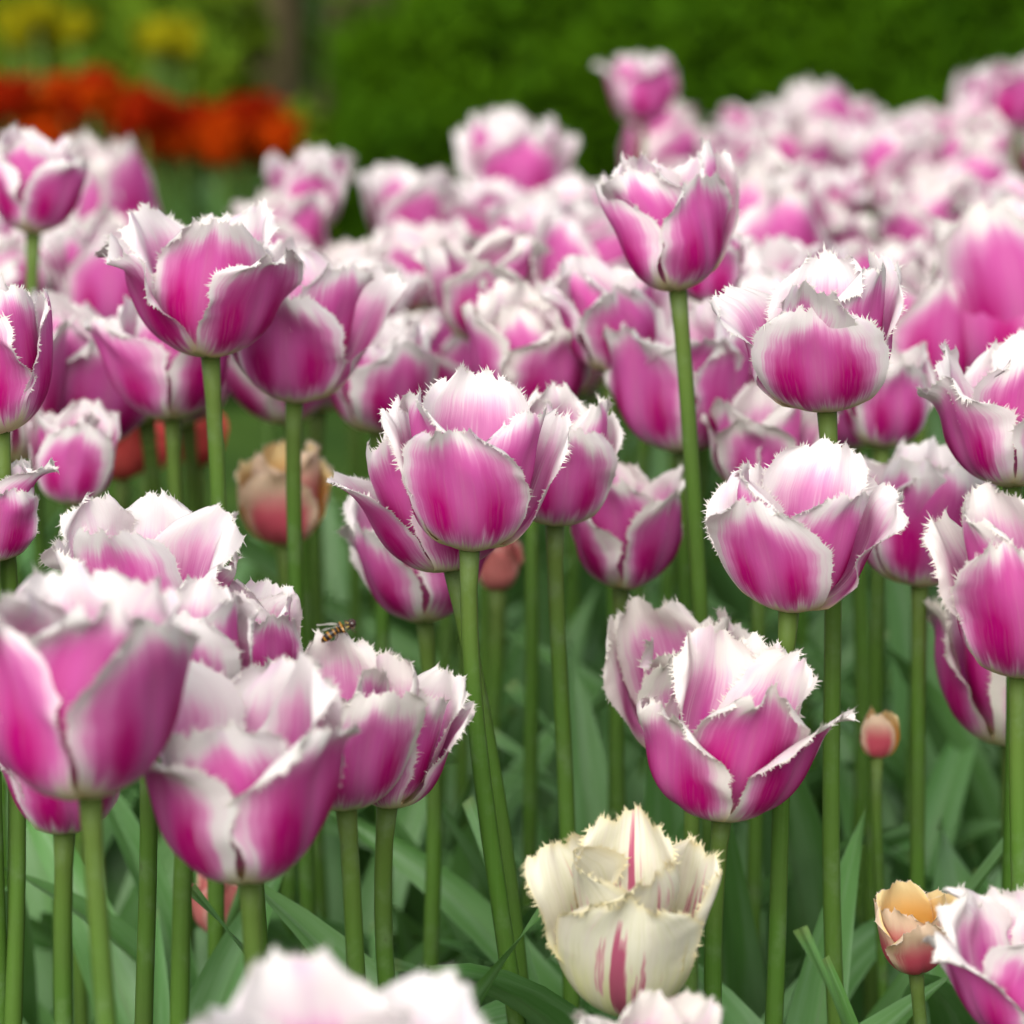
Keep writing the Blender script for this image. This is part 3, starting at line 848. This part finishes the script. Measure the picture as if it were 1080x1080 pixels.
for i in range(170):
    d = rnd.uniform(5.4, 6.6)
    if i < 85: px, py, q = rnd.uniform(-70, 120), rnd.gauss(112, 15), 0.25
    elif i < 122: px, py, q = rnd.gauss(150, 24), rnd.gauss(128, 18), 0.75
    else: px, py, q = rnd.uniform(175, 300), rnd.gauss(137, 11), 0.35
    py += 7
    py += 14 * math.sin(px * 0.045)* (px < 120)
    py = max(98 if px < 120 else 112, min(168, py))
    pt = P(px, py, d)
    dark = rnd.random() < q
    far_flower('red_flower' if dark else 'orange_flower', ('blurred dark red flower' if dark else 'blurred bright orange flower') + ' in the bed at top left', 'flower',
               ('dark red' if dark else 'orange') + ' flowers in the bed at top left', None, RE if dark else OR, pt.x, pt.y, max(0.12, pt.z - 0.03), rnd.uniform(0.05, 0.09), i)
for i in range(15):
    k = i % 2
    px = rnd.gauss(34, 28) if k == 0 else rnd.gauss(178, 12); py = rnd.gauss(30, 10) if k == 0 else rnd.gauss(36, 9)
    pt = P(px, py, rnd.uniform(6.7, 6.95))
    far_flower('yellow_flower', 'blurred yellow flower ' + ('at the far top left' if k == 0 else 'in the small patch left of the tree trunk'), 'flower',
               'yellow flowers ' + ('at the far top left' if k == 0 else 'left of the trunk'), M_YELLOW, YE, pt.x, pt.y, max(0.15, pt.z - 0.03), 0.085, 500 + i)

# ------------------------------------------------------------------ the hoverfly on the rim of its tulip
host = [t for t, b, g in tulips if 'hoverfly on its' in t['label']][0]
bpy.context.view_layer.update()
best = None
for ch in host.children:
    if not ch.name.startswith('petal'): continue
    mw = ch.matrix_world
    co = np.empty(len(ch.data.vertices) * 3, np.float32); ch.data.vertices.foreach_get('co', co)
    co = co.reshape(-1, 3)
    M = np.array(mw)
    wco = co @ M[:3, :3].T + M[:3, 3]
    for p in wco[::3]:
        px, py, dd = proj(p)
        if abs(px - 352) > 8: continue
        sc_ = py * 1.0 + abs(px - 350) * 0.3
        if best is None or sc_ < best[0]:
            best = (sc_, Vector([float(q) for q in p]))
foot = best[1]
print('hoverfly at', proj(foot))
FLYPOS = foot + Vector((0, -0.0012, 0.0002))
def fly_mats():
    g = G('banded_body')
    a = g.attr('along').outputs['Fac']
    tc = g.n('ShaderNodeTexCoord')
    x, y, z = g.sep(tc.outputs['Object'])
    band = g.ss(0.1, 0.6, g.math('SINE', g.mul(a, 62.0)))
    stripe = g.ss(0.0, 0.5, g.math('SINE', g.mul(g.math('ARCTAN2', y, g.sub(z, -0.0002)), 9.0)))
    ab = g.mix(band, (0.012, 0.010, 0.008), (0.34, 0.16, 0.015))
    th = g.mix(stripe, (0.02, 0.018, 0.012), (0.34, 0.26, 0.07))
    return g.thin(g.mix(g.ss(0.54, 0.58, a), ab, th), 0.3, 0.5, 0)
M_FLY = fly_mats()
M_EYE = plain_mat('dark_eye', (0.02, 0.012, 0.01), (0.05, 0.02, 0.015), 900, 0.2, 0.6)
M_LEG = plain_mat('dark_leg', (0.015, 0.012, 0.01), (0.06, 0.035, 0.01), 900, 0.4, 0.4)
def wing_mat():
    g = G('clear_wing')
    p = g.n('ShaderNodeBsdfPrincipled'); p.inputs['Base Color'].default_value = (0.55, 0.52, 0.46, 1)
    p.inputs['Roughness'].default_value = 0.25
    tr = g.n('ShaderNodeBsdfTransparent'); mx = g.n('ShaderNodeMixShader'); mx.inputs[0].default_value = 0.55
    o = g.n('ShaderNodeOutputMaterial')
    g.t.links.new(tr.outputs[0], mx.inputs[1]); g.t.links.new(p.outputs[0], mx.inputs[2]); g.t.links.new(mx.outputs[0], o.inputs[0])
    return g.m
M_WING = wing_mat()
fly = link('hoverfly', None); fly.location = FLYPOS
fly.rotation_euler = (0, R(-20), R(8)); fly.scale = (1.12, 1.12, 1.12)
tag(fly, 'small hoverfly with a yellow and black banded body perched on a white petal rim', 'insect')
prof = [(-.0066, -.0016, .0002), (-.0060, -.0013, .0008), (-.0048, -.0008, .0013), (-.0034, -.0003, .0014), (-.0020, 0, .0012), (-.0008, .0002, .0008),
        (.0001, .0004, .0016), (.0013, .0006, .0021), (.0026, .0006, .0020), (.0035, .0005, .0012), (.0038, .0004, .0012), (.0044, .0003, .0018), (.0052, .0002, .0014), (.0057, .0001, .0004)]
link('body', tube('body', [(x, 0, z) for x, z, r in prof], [r for x, z, r in prof], M_FLY, 14), fly)
def blob(name, c, r, mat):
    th = np.linspace(0, PI, 9)
    return link(name, tube(name, [(c[0], c[1], c[2] - r * math.cos(t)) for t in th], [max(1e-5, r * math.sin(t)) for t in th], mat, 12), fly)
for sgn in (-1, 1):
    blob('eye', (0.0046, sgn * 0.00105, 0.0006), 0.00125, M_EYE)
    # wing swept back and out
    V, F = [], []
    nw = 14
    for i in range(nw + 1):
        t = i / nw
        wd = 0.0015 * math.sin(PI * min(1, t * 0.93 + 0.04)) ** 0.6 * (0.55 + 0.45 * t)
        for k, s in enumerate((-1, -0.33, 0.33, 1)):
            V.append((-0.0085 * t * 0.86 + 0.0012 + s * wd * 0.35, sgn * (0.0012 + 0.0085 * t * 0.42) + sgn * s * wd * 0.9, 0.0016 + 0.0016 * t + 0.0001 * math.sin(s * 4 + t * 9)))
    for i in range(nw):
        for k in range(3):
            F.append((i * 4 + k, i * 4 + k + 1, (i + 1) * 4 + k + 1, (i + 1) * 4 + k))
    link('wing', mesh_np('wing', np.array(V), np.array(F), np.zeros((0, 3), int), [M_WING], {}), fly)
    for k, (x0, dx) in enumerate(((0.0026, 0.0020), (0.0014, 0.0004), (0.0004, -0.0024))):
        link('leg', tube('leg', [(x0, sgn * 0.0010, -0.0006), (x0 + dx * 0.5, sgn * 0.0022, -0.0002), (x0 + dx * 0.8, sgn * 0.0027, -0.0014), (x0 + dx * 1.2, sgn * 0.0030, -0.0021)],
                         [0.00022, 0.00026, 0.00016, 0.00010], M_LEG, 6), fly)
    link('antenna', tube('antenna', [(0.0052, sgn * 0.0003, 0.0008), (0.0058, sgn * 0.0004, 0.0010), (0.0062, sgn * 0.0005, 0.0008)], [0.00016, 0.0002, 0.00008], M_LEG, 6), fly)
